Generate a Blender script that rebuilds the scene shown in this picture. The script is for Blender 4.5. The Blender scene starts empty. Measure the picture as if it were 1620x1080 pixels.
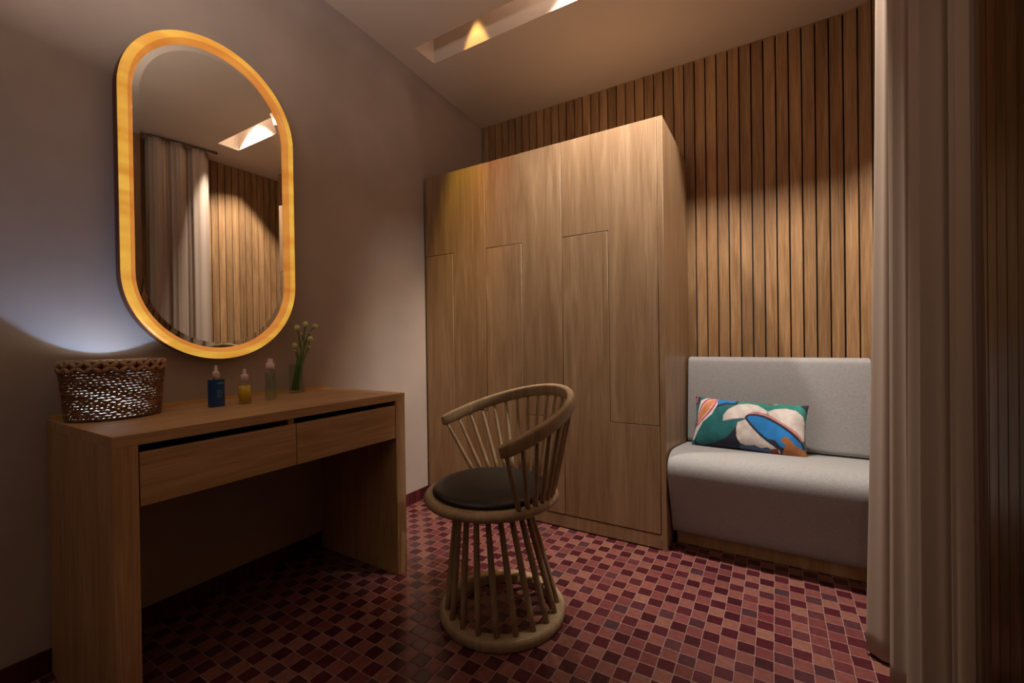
import bpy, bmesh, math, random
from mathutils import Vector, Matrix
random.seed(7)
PI = math.pi
sc = bpy.context.scene
C = sc.collection

# ------------------------------------------------------------ camera
cam_d = bpy.data.cameras.new('camera')
cam = bpy.data.objects.new('camera', cam_d)
C.objects.link(cam)
F, YAW, PIT, ROLL = 690.12, 0.5438, -0.0055, -0.0146
w = Vector((-math.sin(YAW)*math.cos(PIT), math.cos(YAW)*math.cos(PIT), math.sin(PIT)))
r0 = Vector((math.cos(YAW), math.sin(YAW), 0)); u0 = r0.cross(w)
r = r0*math.cos(ROLL) + u0*math.sin(ROLL); u = -r0*math.sin(ROLL) + u0*math.cos(ROLL)
M = Matrix(((r.x, u.x, -w.x, 1.9279), (r.y, u.y, -w.y, 0.0), (r.z, u.z, -w.z, 1.0074), (0, 0, 0, 1)))
cam.matrix_world = M
cam_d.sensor_fit = 'HORIZONTAL'; cam_d.sensor_width = 36.0
cam_d.lens = F/1620*36.0
cam_d.clip_start = 0.02
sc.camera = cam

# ------------------------------------------------------------ view, world, lights
sc.view_settings.view_transform = 'Standard'
sc.view_settings.look = 'None'
sc.view_settings.gamma = 1.0
sc.view_settings.exposure = 0.0
wd = bpy.data.worlds.new('world'); sc.world = wd; wd.use_nodes = True
wd.node_tree.nodes['Background'].inputs[0].default_value = (0.6, 0.42, 0.3, 1)
wd.node_tree.nodes['Background'].inputs[1].default_value = 0.05


def spot(name, loc, target, power, color, angle, blend, radius=0.01):
    d = bpy.data.lights.new(name, 'SPOT'); d.energy = power; d.color = color
    d.spot_size = math.radians(angle); d.spot_blend = blend; d.shadow_soft_size = radius
    o = bpy.data.objects.new(name, d); C.objects.link(o); o.location = loc
    o.rotation_euler = (Vector(target)-Vector(loc)).to_track_quat('-Z', 'Y').to_euler()
    return o


def area(name, loc, target, power, color, sx, sy):
    d = bpy.data.lights.new(name, 'AREA'); d.energy = power; d.color = color
    d.shape = 'RECTANGLE'; d.size = sx; d.size_y = sy
    o = bpy.data.objects.new(name, d); C.objects.link(o); o.location = loc
    o.rotation_euler = (Vector(target)-Vector(loc)).to_track_quat('-Z', 'Y').to_euler()
    return o


def point(name, loc, power, color, radius):
    d = bpy.data.lights.new(name, 'POINT'); d.energy = power; d.color = color
    d.shadow_soft_size = radius
    o = bpy.data.objects.new(name, d); C.objects.link(o); o.location = loc
    return o


WARM = (1.0, 0.80, 0.62); WHITE = (1.0, 0.90, 0.80); AMBER = (1.0, 0.58, 0.16)
# narrow downlights recessed in the ceiling slot (they draw the scallops on its side)
spot('slot_downlight', (0.53, 1.900, 2.958), (0.53, 1.900, 0), 28.0, AMBER, 41.5, 0.25)
spot('slot_downlight', (1.14, 1.900, 2.958), (1.14, 1.900, 0), 15.0, WHITE, 41.5, 0.3)
spot('slot_downlight', (1.74, 1.900, 2.958), (1.74, 1.900, 0), 15.0, WHITE, 41.5, 0.3)
# wide spill of the same fittings, sitting at the near side of the slot
spot('slot_spill', (0.42, 1.850, 2.80), (0.30, 2.20, 1.35), 50.0, (1.0, 0.72, 0.06), 28, 0.9, 0.015)
spot('slot_spill', (0.66, 1.850, 2.80), (0.50, 2.15, 1.75), 34.0, (1.0, 0.34, 0.12), 24, 1.0, 0.015)
spot('slot_spill', (1.14, 1.841, 2.798), (1.14, 2.25, 0), 104.0, WHITE, 100, 0.9, 0.02)
spot('slot_spill', (1.74, 1.841, 2.798), (1.84, 2.75, 0), 180.0, WHITE, 110, 0.4, 0.02)
point('slot_glow', (1.12, 1.895, 2.93), 0.9, (1.0, 0.93, 0.92), 0.03)
point('slot_glow', (1.74, 1.895, 2.93), 0.9, (1.0, 0.93, 0.92), 0.03)
# unseen fill lights, added to lift the ceiling, right slats and front faces
area('fill_uplight', (0.85, 0.30, 1.95), (0.85, 0.40, 3), 11.5, (1.0, 0.88, 0.80), 0.5, 0.3)
spot('fill_light', (2.05, -0.5, 2.5), (2.40, 1.6, 1.1), 12.0, WARM, 44, 1.0, 0.06)
area('fill_light', (1.35, -1.0, 1.75), (1.2, 1.5, 0.7), 1.3, (1.0, 0.84, 0.68), 0.7, 0.7)
# the lamp standing in the woven basket
point('basket_lamp_light', (0.188, 0.505, 0.838), 3.9, (0.30, 0.53, 1.0), 0.010)


# ------------------------------------------------------------ materials
def srgb(c):
    return tuple(((v/255)/12.92 if v/255 <= 0.04045 else ((v/255+0.055)/1.055)**2.4) for v in c)


def new_mat(name):
    m = bpy.data.materials.new(name); m.use_nodes = True
    nt = m.node_tree; b = nt.nodes['Principled BSDF']
    return m, nt, b


def simple(name, col, rough=0.5, metal=0.0, trans=0.0, ior=1.45, spec=0.5):
    m, nt, b = new_mat(name)
    b.inputs['Base Color'].default_value = (*srgb(col), 1)
    b.inputs['Roughness'].default_value = rough
    b.inputs['Metallic'].default_value = metal
    b.inputs['Transmission Weight'].default_value = trans
    b.inputs['IOR'].default_value = ior
    b.inputs['Specular IOR Level'].default_value = spec
    return m


def N(nt, t, **kw):
    n = nt.nodes.new(t)
    for k, v in kw.items(): setattr(n, k, v)
    return n


def ramp(nt, stops):
    n = nt.nodes.new('ShaderNodeValToRGB'); cr = n.color_ramp
    while len(cr.elements) < len(stops): cr.elements.new(0.5)
    for e, (p, c) in zip(cr.elements, stops):
        e.position = p; e.color = (*srgb(c), 1)
    return n


def wood(name, dark, mid, light, axis='Z', rough=0.45, fine=90.0, vary=0.0, spec=0.35, island=True):
    """oak veneer: long grain along axis"""
    m, nt, b = new_mat(name); L = nt.links
    tc = N(nt, 'ShaderNodeTexCoord'); geo = N(nt, 'ShaderNodeNewGeometry')
    oi = N(nt, 'ShaderNodeObjectInfo')
    add = N(nt, 'ShaderNodeVectorMath', operation='ADD')
    comb = N(nt, 'ShaderNodeCombineXYZ')
    rs = N(nt, 'ShaderNodeMath', operation='MULTIPLY'); rs.inputs[1].default_value = 17.3
    L.new(geo.outputs['Random Per Island'] if island else oi.outputs['Random'], rs.inputs[0])
    for i in range(3): L.new(rs.outputs[0], comb.inputs[i])
    L.new(tc.outputs['Object'], add.inputs[0]); L.new(comb.outputs[0], add.inputs[1])
    i = 'XYZ'.index(axis)
    def mapped(across, along):
        mp = N(nt, 'ShaderNodeMapping'); s = [across]*3; s[i] = along
        mp.inputs['Scale'].default_value = s; L.new(add.outputs[0], mp.inputs['Vector']); return mp
    m1 = mapped(fine, 2.5); n1 = N(nt, 'ShaderNodeTexNoise'); n1.inputs['Scale'].default_value = 2.2
    n1.inputs['Detail'].default_value = 4; n1.inputs['Roughness'].default_value = 0.65
    L.new(m1.outputs[0], n1.inputs['Vector'])
    m2 = mapped(11, 0.9); n2 = N(nt, 'ShaderNodeTexNoise'); n2.inputs['Scale'].default_value = 1.6
    n2.inputs['Detail'].default_value = 3; n2.inputs['Distortion'].default_value = 1.2
    L.new(m2.outputs[0], n2.inputs['Vector'])
    mix = N(nt, 'ShaderNodeMath', operation='MULTIPLY_ADD'); mix.inputs[1].default_value = 0.45
    half = N(nt, 'ShaderNodeMath', operation='MULTIPLY'); half.inputs[1].default_value = 0.55
    L.new(n1.outputs['Fac'], half.inputs[0]); L.new(n2.outputs['Fac'], mix.inputs[0]); L.new(half.outputs[0], mix.inputs[2])
    cr = ramp(nt, [(0.36, dark), (0.5, mid), (0.64, light)])
    L.new(mix.outputs[0], cr.inputs['Fac'])
    out = cr.outputs['Color']
    if vary > 0:
        hs = N(nt, 'ShaderNodeHueSaturation')
        mr = N(nt, 'ShaderNodeMapRange'); mr.inputs[3].default_value = 1-vary; mr.inputs[4].default_value = 1+vary
        L.new(geo.outputs['Random Per Island'] if island else oi.outputs['Random'], mr.inputs[0])
        L.new(mr.outputs[0], hs.inputs['Value']); L.new(out, hs.inputs['Color']); out = hs.outputs['Color']
    L.new(out, b.inputs['Base Color'])
    bp = N(nt, 'ShaderNodeBump'); bp.inputs['Strength'].default_value = 0.12; bp.inputs['Distance'].default_value = 0.0006
    L.new(n1.outputs['Fac'], bp.inputs['Height']); L.new(bp.outputs[0], b.inputs['Normal'])
    b.inputs['Roughness'].default_value = rough; b.inputs['Specular IOR Level'].default_value = spec
    return m


def plaster(name, col, amt=0.05, scale=3.0):
    m, nt, b = new_mat(name); L = nt.links
    tc = N(nt, 'ShaderNodeTexCoord'); n = N(nt, 'ShaderNodeTexNoise')
    n.inputs['Scale'].default_value = scale; n.inputs['Detail'].default_value = 5
    L.new(tc.outputs['Object'], n.inputs['Vector'])
    lo = tuple(v*(1-amt) for v in col); hi = tuple(min(255, v*(1+amt)) for v in col)
    cr = ramp(nt, [(0.35, lo), (0.65, hi)]); L.new(n.outputs['Fac'], cr.inputs['Fac'])
    L.new(cr.outputs['Color'], b.inputs['Base Color'])
    n2 = N(nt, 'ShaderNodeTexNoise'); n2.inputs['Scale'].default_value = 60; n2.inputs['Detail'].default_value = 4
    L.new(tc.outputs['Object'], n2.inputs['Vector'])
    bp = N(nt, 'ShaderNodeBump'); bp.inputs['Strength'].default_value = 0.15; bp.inputs['Distance'].default_value = 0.001
    L.new(n2.outputs['Fac'], bp.inputs['Height']); L.new(bp.outputs[0], b.inputs['Normal'])
    b.inputs['Roughness'].default_value = 0.75; b.inputs['Specular IOR Level'].default_value = 0.25
    return m


def fabric(name, a, c, scale=900, rough=0.9, sheen=0.2):
    m, nt, b = new_mat(name); L = nt.links
    tc = N(nt, 'ShaderNodeTexCoord')
    outs = []
    for s in ((1, 1, 0.12), (0.12, 0.4, 1)):
        mp = N(nt, 'ShaderNodeMapping'); mp.inputs['Scale'].default_value = [q*scale for q in s]
        L.new(tc.outputs['Object'], mp.inputs['Vector'])
        n = N(nt, 'ShaderNodeTexNoise'); n.inputs['Scale'].default_value = 1; n.inputs['Detail'].default_value = 2
        L.new(mp.outputs[0], n.inputs['Vector']); outs.append(n)
    ad = N(nt, 'ShaderNodeMath', operation='ADD'); L.new(outs[0].outputs['Fac'], ad.inputs[0]); L.new(outs[1].outputs['Fac'], ad.inputs[1])
    hf = N(nt, 'ShaderNodeMath', operation='MULTIPLY'); hf.inputs[1].default_value = 0.5; L.new(ad.outputs[0], hf.inputs[0])
    cr = ramp(nt, [(0.36, a), (0.64, c)]); L.new(hf.outputs[0], cr.inputs['Fac']); L.new(cr.outputs['Color'], b.inputs['Base Color'])
    bp = N(nt, 'ShaderNodeBump'); bp.inputs['Strength'].default_value = 0.3; bp.inputs['Distance'].default_value = 0.0008
    L.new(hf.outputs[0], bp.inputs['Height']); L.new(bp.outputs[0], b.inputs['Normal'])
    b.inputs['Roughness'].default_value = rough; b.inputs['Sheen Weight'].default_value = sheen
    b.inputs['Specular IOR Level'].default_value = 0.1
    return m


def tiles():
    """hand-cut zellige squares laid as a checkerboard of dark and light reds"""
    m, nt, b = new_mat('zellige_tile'); L = nt.links
    P = 0.0515
    geo = N(nt, 'ShaderNodeNewGeometry')
    off = N(nt, 'ShaderNodeVectorMath', operation='SUBTRACT'); off.inputs[1].default_value = (1.5015, 2.073, 0)
    L.new(geo.outputs['Position'], off.inputs[0])
    wob = N(nt, 'ShaderNodeTexNoise'); wob.inputs['Scale'].default_value = 22; wob.inputs['Detail'].default_value = 2
    L.new(geo.outputs['Position'], wob.inputs['Vector'])
    wv = N(nt, 'ShaderNodeVectorMath', operation='MULTIPLY_ADD'); wv.inputs[1].default_value = (0.006,)*3
    L.new(wob.outputs['Color'], wv.inputs[0]); L.new(off.outputs[0], wv.inputs[2])
    sh = N(nt, 'ShaderNodeVectorMath', operation='SUBTRACT'); sh.inputs[1].default_value = (0.003,)*3
    L.new(wv.outputs[0], sh.inputs[0])
    dv = N(nt, 'ShaderNodeVectorMath', operation='SCALE'); dv.inputs['Scale'].default_value = 1/P
    L.new(sh.outputs[0], dv.inputs[0])
    sep = N(nt, 'ShaderNodeSeparateXYZ'); L.new(dv.outputs[0], sep.inputs[0])
    def mth(op, a, bb=None, c=None):
        n = N(nt, 'ShaderNodeMath', operation=op)
        for k, v in enumerate((a, bb, c)):
            if v is None: continue
            if isinstance(v, (int, float)): n.inputs[k].default_value = v
            else: L.new(v, n.inputs[k])
        return n.outputs[0]
    fx, fy = mth('FLOOR', sep.outputs[0]), mth('FLOOR', sep.outputs[1])
    ux, uy = mth('FRACT', sep.outputs[0]), mth('FRACT', sep.outputs[1])
    par = mth('FLOORED_MODULO', mth('ADD', fx, fy), 2.0)      # 0 = dark, 1 = light
    cb = N(nt, 'ShaderNodeCombineXYZ'); L.new(fx, cb.inputs[0]); L.new(fy, cb.inputs[1])
    wn = N(nt, 'ShaderNodeTexWhiteNoise'); wn.noise_dimensions = '3D'; L.new(cb.outputs[0], wn.inputs['Vector'])
    dark = ramp(nt, [(0.0, (62, 24, 30)), (0.35, (75, 28, 36)), (0.7, (82, 36, 43)), (0.9, (72, 47, 52)), (1.0, (100, 50, 52))])
    light = ramp(nt, [(0.0, (108, 57, 56)), (0.3, (120, 68, 65)), (0.6, (129, 78, 71)), (0.85, (136, 92, 79)), (1.0, (106, 50, 52))])
    L.new(wn.outputs['Value'], dark.inputs['Fac']); L.new(wn.outputs['Value'], light.inputs['Fac'])
    mx = N(nt, 'ShaderNodeMix', data_type='RGBA'); L.new(par, mx.inputs['Factor'])
    L.new(dark.outputs['Color'], mx.inputs['A']); L.new(light.outputs['Color'], mx.inputs['B'])
    # glaze mottling
    n3 = N(nt, 'ShaderNodeTexNoise'); n3.inputs['Scale'].default_value = 55; n3.inputs['Detail'].default_value = 6
    L.new(geo.outputs['Position'], n3.inputs['Vector'])
    hs = N(nt, 'ShaderNodeHueSaturation'); mr = N(nt, 'ShaderNodeMapRange')
    mr.inputs[1].default_value = 0.3; mr.inputs[2].default_value = 0.7; mr.inputs[3].default_value = 0.8; mr.inputs[4].default_value = 1.15
    L.new(n3.outputs['Fac'], mr.inputs[0]); L.new(mr.outputs[0], hs.inputs['Value']); L.new(mx.outputs['Result'], hs.inputs['Color'])
    # joints
    ex = mth('MINIMUM', ux, mth('SUBTRACT', 1.0, ux)); ey = mth('MINIMUM', uy, mth('SUBTRACT', 1.0, uy))
    e = mth('MINIMUM', ex, ey)
    chip = N(nt, 'ShaderNodeTexNoise'); chip.inputs['Scale'].default_value = 130; L.new(geo.outputs['Position'], chip.inputs['Vector'])
    ec = mth('SUBTRACT', e, mth('MULTIPLY', mth('MAXIMUM', mth('SUBTRACT', chip.outputs['Fac'], 0.55), 0.0), 0.14))
    jr = N(nt, 'ShaderNodeMapRange'); jr.inputs[1].default_value = 0.010; jr.inputs[2].default_value = 0.024
    L.new(ec, jr.inputs[0])
    mg = N(nt, 'ShaderNodeMix', data_type='RGBA'); L.new(jr.outputs[0], mg.inputs['Factor'])
    mg.inputs['A'].default_value = (*srgb((150, 122, 114)), 1); L.new(hs.outputs['Color'], mg.inputs['B'])
    L.new(mg.outputs['Result'], b.inputs['Base Color'])
    rr = N(nt, 'ShaderNodeMapRange'); rr.inputs[3].default_value = 0.75; rr.inputs[4].default_value = 0.20
    L.new(jr.outputs[0], rr.inputs[0]); L.new(rr.outputs[0], b.inputs['Roughness'])
    # relief: soft pillow edge, per-tile tilt, pits
    pe = N(nt, 'ShaderNodeMapRange'); pe.interpolation_type = 'SMOOTHSTEP'; pe.inputs[1].default_value = 0.0; pe.inputs[2].default_value = 0.09
    L.new(ec, pe.inputs[0])
    sc2 = N(nt, 'ShaderNodeSeparateColor'); L.new(wn.outputs['Color'], sc2.inputs[0])
    tilt = mth('ADD', mth('MULTIPLY', mth('SUBTRACT', sc2.outputs[0], 0.5), ux), mth('MULTIPLY', mth('SUBTRACT', sc2.outputs[1], 0.5), uy))
    h = mth('ADD', mth('MULTIPLY', pe.outputs[0], 0.9), mth('ADD', mth('MULTIPLY', tilt, 1.3), mth('MULTIPLY', n3.outputs['Fac'], 0.7)))
    bp = N(nt, 'ShaderNodeBump'); bp.inputs['Strength'].default_value = 0.7; bp.inputs['Distance'].default_value = 0.0012
    L.new(h, bp.inputs['Height']); L.new(bp.outputs[0], b.inputs['Normal'])
    return m


M_tile = tiles()
M_wall = plaster('wall_plaster', (172, 156, 146), 0.03)
M_ceil = plaster('ceiling_plaster', (202, 186, 170), 0.02, 1.5)
M_slat = wood('oak_slat', (122, 90, 58), (148, 112, 76), (172, 136, 96), 'Z', 0.5, 90, 0.2)
M_back = simple('dark_backing', (26, 16, 10), 0.8)
M_oakV = wood('oak_veneer_vertical', (130, 100, 71), (150, 119, 88), (171, 141, 109), 'Z', 0.40, 260, 0.04, island=False)
M_oakY = wood('oak_veneer_lengthwise', (164, 126, 86), (184, 146, 104), (202, 166, 124), 'Y', 0.38, 110, 0.04, island=False)
M_deskV = wood('desk_oak_upright', (164, 126, 86), (184, 146, 104), (202, 166, 124), 'Z', 0.42, 110, 0.04, island=False)
M_ash = wood('ash_wood', (146, 122, 92), (164, 140, 108), (180, 156, 124), 'Z', 0.42, 70, 0.06, island=False)
M_leather = simple('black_leather', (26, 25, 25), 0.42)
M_linen = fabric('grey_linen', (144, 142, 142), (172, 170, 169), 700)
M_dark = simple('shadow_gap', (12, 8, 6), 0.9)


# ------------------------------------------------------------ mesh helpers
def obj(name, bm, mat, parent=None, smooth=False, loc=None):
    me = bpy.data.meshes.new(name)
    if not bm.faces.layers.int.get('keep'): bmesh.ops.recalc_face_normals(bm, faces=bm.faces)
    bm.to_mesh(me); bm.free()
    if mat is not None: me.materials.append(mat)
    if smooth:
        for p in me.polygons: p.use_smooth = True
    o = bpy.data.objects.new(name, me); C.objects.link(o)
    if loc is not None: o.location = loc
    if parent is not None: o.parent = parent
    return o


def tag(o, label=None, cat=None, group=None, kind=None):
    if label: o['label'] = label
    if cat: o['category'] = cat
    if group: o['group'] = group
    if kind: o['kind'] = kind
    return o


def empty(name, loc, label, cat, group=None, rz=0.0):
    o = bpy.data.objects.new(name, None); C.objects.link(o); o.location = loc
    o.rotation_euler = (0, 0, rz); o.empty_display_size = 0.05
    return tag(o, label, cat, group)


def add_box(bm, x0, x1, y0, y1, z0, z1):
    vs = [bm.verts.new((x, y, z)) for x in (x0, x1) for y in (y0, y1) for z in (z0, z1)]
    for f in ((0, 1, 3, 2), (4, 6, 7, 5), (0, 4, 5, 1), (2, 3, 7, 6), (0, 2, 6, 4), (1, 5, 7, 3)):
        bm.faces.new([vs[i] for i in f])
    return vs


def box(x0, x1, y0, y1, z0, z1):
    bm = bmesh.new(); add_box(bm, x0, x1, y0, y1, z0, z1); return bm


def bevel(o, wd_, seg=2, angle=35):
    md = o.modifiers.new('bevel', 'BEVEL'); md.width = wd_; md.segments = seg
    md.limit_method = 'ANGLE'; md.angle_limit = math.radians(angle)
    for p in o.data.polygons: p.use_smooth = True
    o.data.set_sharp_from_angle(angle=math.radians(40)) if hasattr(o.data, 'set_sharp_from_angle') else None
    return o


def add_tube(bm, pts, radii, n=12, closed=False, cap=True):
    pts = [Vector(p) for p in pts]; k = len(pts)
    if not hasattr(radii, '__len__'): radii = [radii]*k
    rings = []; prev = None
    for i, p in enumerate(pts):
        if closed: t = pts[(i+1) % k]-pts[i-1]
        else: t = pts[min(i+1, k-1)]-pts[max(i-1, 0)]
        t.normalize()
        if prev is None:
            a = Vector((0, 0, 1)) if abs(t.z) < 0.9 else Vector((1, 0, 0))
            e1 = t.cross(a).normalized()
        else:
            e1 = (prev - t*prev.dot(t)).normalized()
        prev = e1; e2 = t.cross(e1)
        rings.append([bm.verts.new(p + (e1*math.cos(q)+e2*math.sin(q))*radii[i]) for q in [2*PI*j/n for j in range(n)]])
    for i in range(k if closed else k-1):
        A, B = rings[i], rings[(i+1) % k]
        for j in range(n): bm.faces.new((A[j], A[(j+1) % n], B[(j+1) % n], B[j]))
    if cap and not closed:
        bm.faces.new(rings[0][::-1]); bm.faces.new(rings[-1])


def add_lathe(bm, prof, n=48, cx=0, cy=0, sx=1.0, sy=1.0):
    rings = []
    for (rad, z) in prof:
        if rad < 1e-6: rings.append([bm.verts.new((cx, cy, z))])
        else: rings.append([bm.verts.new((cx+rad*sx*math.cos(2*PI*j/n), cy+rad*sy*math.sin(2*PI*j/n), z)) for j in range(n)])
    for A, B in zip(rings, rings[1:]):
        for j in range(n):
            a, b_, c, d = A[j % len(A)], A[(j+1) % n % len(A)], B[(j+1) % n % len(B)], B[j % len(B)]
            if len(A) == 1: bm.faces.new((a, c, d))
            elif len(B) == 1: bm.faces.new((a, b_, c))
            else: bm.faces.new((a, b_, c, d))
    return rings


def lathe(prof, n=48, **k):
    bm = bmesh.new(); add_lathe(bm, prof, n, **k); return bm


def hollow(outer, inner, n=32):
    """closed vessel with a cavity (the inner surface faces inwards; recalc keeps nested shells consistent)"""
    bm = bmesh.new(); add_lathe(bm, outer, n); bmesh.ops.recalc_face_normals(bm, faces=bm.faces)
    old = set(bm.faces); add_lathe(bm, inner, n)
    new = [f for f in bm.faces if f not in old]
    bmesh.ops.recalc_face_normals(bm, faces=new); bmesh.ops.reverse_faces(bm, faces=new)
    bm.faces.layers.int.new('keep')
    return bm


def prism_x(prof, x0, x1):
    """closed (y,z) outline extruded along x"""
    bm = bmesh.new()
    A = [bm.verts.new((x0, y, z)) for y, z in prof]; B = [bm.verts.new((x1, y, z)) for y, z in prof]
    n = len(prof)
    for i in range(n): bm.faces.new((A[i], A[(i+1) % n], B[(i+1) % n], B[i]))
    bm.faces.new(A[::-1]); bm.faces.new(B)
    return bm


def smooth_path(P, sub=8, closed=False):
    out = []; n = len(P); P = [Vector(p) for p in P]
    for i in range(n if closed else n-1):
        a = P[(i-1) % n] if closed or i > 0 else P[0]*2-P[1]
        b_, c = P[i], P[(i+1) % n]
        d = P[(i+2) % n] if closed or i+2 < n else P[-1]*2-P[-2]
        for s in range(sub):
            t = s/sub
            out.append(0.5*((2*b_)+(c-a)*t+(2*a-5*b_+4*c-d)*t*t+(3*b_-a-3*c+d)*t**3))
    if not closed: out.append(P[-1])
    return out


# ------------------------------------------------------------ the room
YB, ZC, XR, YF = 2.778, 2.633, 2.43, -1.3
SX0, SX1, SY0, SY1, SZ = 0.225, 2.02, 1.817, 1.978, 3.0
bm = box(-0.15, 2.6, YF-0.1, 2.95, -0.1, 0.0)
tag(obj('floor', bm, M_tile), 'small dark and light red checkerboard tiles across the floor', kind='structure')

bm = bmesh.new()       # ceiling slab with the light slot cut through it
xs = [-0.15, SX0, SX1, 2.6]; ys = [YF-0.1, SY0, SY1, 2.95]
for i in range(3):
    for j in range(3):
        if i == 1 and j == 1: continue
        vs = [bm.verts.new(p) for p in ((xs[i], ys[j], ZC), (xs[i+1], ys[j], ZC), (xs[i+1], ys[j+1], ZC), (xs[i], ys[j+1], ZC))]
        bm.faces.new(vs)
SYC, ZL = 1.66, 2.640           # cavity wider than its opening on the unseen near side, shaped to stop bounce light
def quad(*ps): bm.faces.new([bm.verts.new(p) for p in ps])
quad((SX0, SY1, ZC), (SX1, SY1, ZC), (SX1, SY1, SZ), (SX0, SY1, SZ))
quad((SX0, SY0, ZC), (SX1, SY0, ZC), (SX1, SY0, ZL), (SX0, SY0, ZL))
quad((SX0, SYC, ZL), (SX1, SYC, ZL), (SX1, SY0, ZL), (SX0, SY0, ZL))
quad((SX0, SYC, ZL), (SX1, SYC, ZL), (SX1, SYC, SZ), (SX0, SYC, SZ))
quad((SX0, SYC, SZ), (SX1, SYC, SZ), (SX1, SY1, SZ), (SX0, SY1, SZ))
for X in (SX0, SX1):
    quad((X, SY0, ZC), (X, SY1, ZC), (X, SY1, SZ), (X, SYC, SZ), (X, SYC, ZL), (X, SY0, ZL))
bmesh.ops.remove_doubles(bm, verts=bm.verts, dist=1e-5)
# outer shell so that the ceiling has thickness
add_box(bm, -0.15, 2.6, YF-0.1, 2.95, SZ+0.02, SZ+0.1)
tag(obj('ceiling', bm, M_ceil), 'beige plaster ceiling with a long recessed light slot', kind='structure')

# left wall with a soft cove to the ceiling
def wall_prof(rc):
    pr = [(-0.15, 0.0), (0.0, 0.0), (0.0, 2.633-rc)]
    for k in range(1, 9):
        t = PI/2*k/8; pr.append((rc-rc*math.cos(t), 2.633-rc+rc*math.sin(t)))
    return pr+[(rc, 2.70), (-0.15, 2.70)]
bm = bmesh.new(); secs = []
for y, rc in ((YF, 0.11), (1.0, 0.11), (1.5, 0.10), (1.9, 0.075), (2.2, 0.05), (2.5, 0.025), (2.80, 0.004)):
    secs.append([bm.verts.new((x, y, z)) for x, z in wall_prof(rc)])
for A, B in zip(secs, secs[1:]):
    for i in range(len(A)): bm.faces.new((A[i], A[(i+1) % len(A)], B[(i+1) % len(A)], B[i]))
bm.faces.new(secs[0][::-1]); bm.faces.new(secs[-1])
o = obj('wall_left', bm, M_wall, smooth=True); o.data.set_sharp_from_angle(angle=math.radians(30))
tag(o, 'plain taupe plaster wall behind the dressing table', kind='structure')
tag(obj('wall_front', box(-0.15, 2.6, YF-0.1, YF, 0, 2.68), M_wall), 'plaster wall behind the viewer', kind='structure')

# slat walls: arclength along back wall, rounded corner, right wall
RAD = 0.22
LA = 2.43-RAD; ARC = RAD*PI/2


def path(s):
    """slat front position and inward normal at arclength s"""
    if s <= LA: return Vector((s, YB, 0)), Vector((0, -1, 0))
    if s <= LA+ARC:
        t = (s-LA)/RAD
        return Vector((LA+RAD*math.sin(t), YB-RAD+RAD*math.cos(t), 0)), Vector((-math.sin(t), -math.cos(t), 0))
    return Vector((XR, YB-RAD-(s-LA-ARC), 0)), Vector((-1, 0, 0))


def slats(name, s0, s1, label):
    bm = bmesh.new(); s = s0
    while s < s1-0.01:
        a, b_ = s, min(s+0.0515, s1)
        p, n = path(a); q, m_ = path(b_)
        if s < 0.01: p = Vector((0.0, YB, 0))
        v = []
        for z in (0.0, ZC):
            for P_, N_, d in ((p, n, 0), (q, m_, 0), (q, m_, -0.022), (p, n, -0.022)):
                v.append(bm.verts.new((P_.x+N_.x*d, P_.y+N_.y*d, z)))
        for f in ((0, 3, 2, 1), (4, 5, 6, 7), (0, 1, 5, 4), (1, 2, 6, 5), (2, 3, 7, 6), (3, 0, 4, 7)):
            bm.faces.new([v[i] for i in f])
        s += 0.0585
    me_n = len(bm.faces)
    k = s0; pts = []
    e1 = s1+0.0075
    while k < e1+0.03: pts.append(path(min(k, e1))); k += 0.03
    for (p, n), (q, m_) in zip(pts, pts[1:]):
        a = p-n*0.020; b_ = q-m_*0.020
        bm.faces.new([bm.verts.new((a.x, a.y, 0)), bm.verts.new((b_.x, b_.y, 0)), bm.verts.new((b_.x, b_.y, ZC)), bm.verts.new((a.x, a.y, ZC))])
    o = obj(name, bm, M_slat)
    o.data.materials.append(M_back)
    for i, f in enumerate(o.data.polygons):
        if i >= me_n: f.material_index = 1
    tag(o, label, kind='structure')
    return o


S_SPLIT = 0.013+0.0585*44
S0 = 0.013+0.0585*36; S1 = 0.013+0.0585*44
slats('wall_back', 0.013, S0-0.007, 'upright oak slat cladding behind the wardrobe and the sofa')
slats('wall_back_right', S0, S1-0.007, 'oak slat cladding curving round the far right corner')
slats('wall_right', S1, LA+ARC+(YB-RAD-YF), 'upright oak slat cladding along the right, beyond the curtain')

# baseboard tiles on the left wall
bm = bmesh.new(); y = YF
while y < 2.70:
    add_box(bm, -0.005, 0.007, y+0.001, min(y+0.0505, 2.75), 0.0, 0.074); y += 0.0515
m_bb = wood('baseboard_tile', (58, 22, 26), (76, 28, 34), (92, 36, 40), 'Z', 0.35, 20, 0.3)
tag(obj('baseboard_left', bm, m_bb), 'low row of dark red tiles at the foot of the plaster wall', kind='structure')

# ------------------------------------------------------------ wardrobe
WX0, WX1, WY, WH = 0.012, 1.484, 2.113, 2.040
wr = empty('wardrobe', (0, WY, 0), 'large light oak wardrobe with flush handleless interlocking doors against the slat wall', 'wardrobe')
def loc(bm, dx, dy, dz):
    bmesh.ops.translate(bm, verts=bm.verts, vec=(-dx, -dy, -dz)); return bm
bm = box(WX0, 1.457, WY+0.022, YB-0.012, 0.0, WH-0.026)
obj('carcass', loc(bm, 0, WY, 0), M_dark, wr)
for nm, b_ in (('side_panel', (1.459, WX1, WY, YB-0.012, 0.0, WH)), ('top_panel', (WX0, 1.458, WY+0.0205, YB-0.012, WH-0.024, WH)),
               ('plinth', (WX0, 1.458, WY+0.001, WY+0.02, 0.006, 0.071))):
    bevel(obj(nm, loc(box(*b_), 0, WY, 0), M_oakV, wr), 0.0012, 1)


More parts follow.
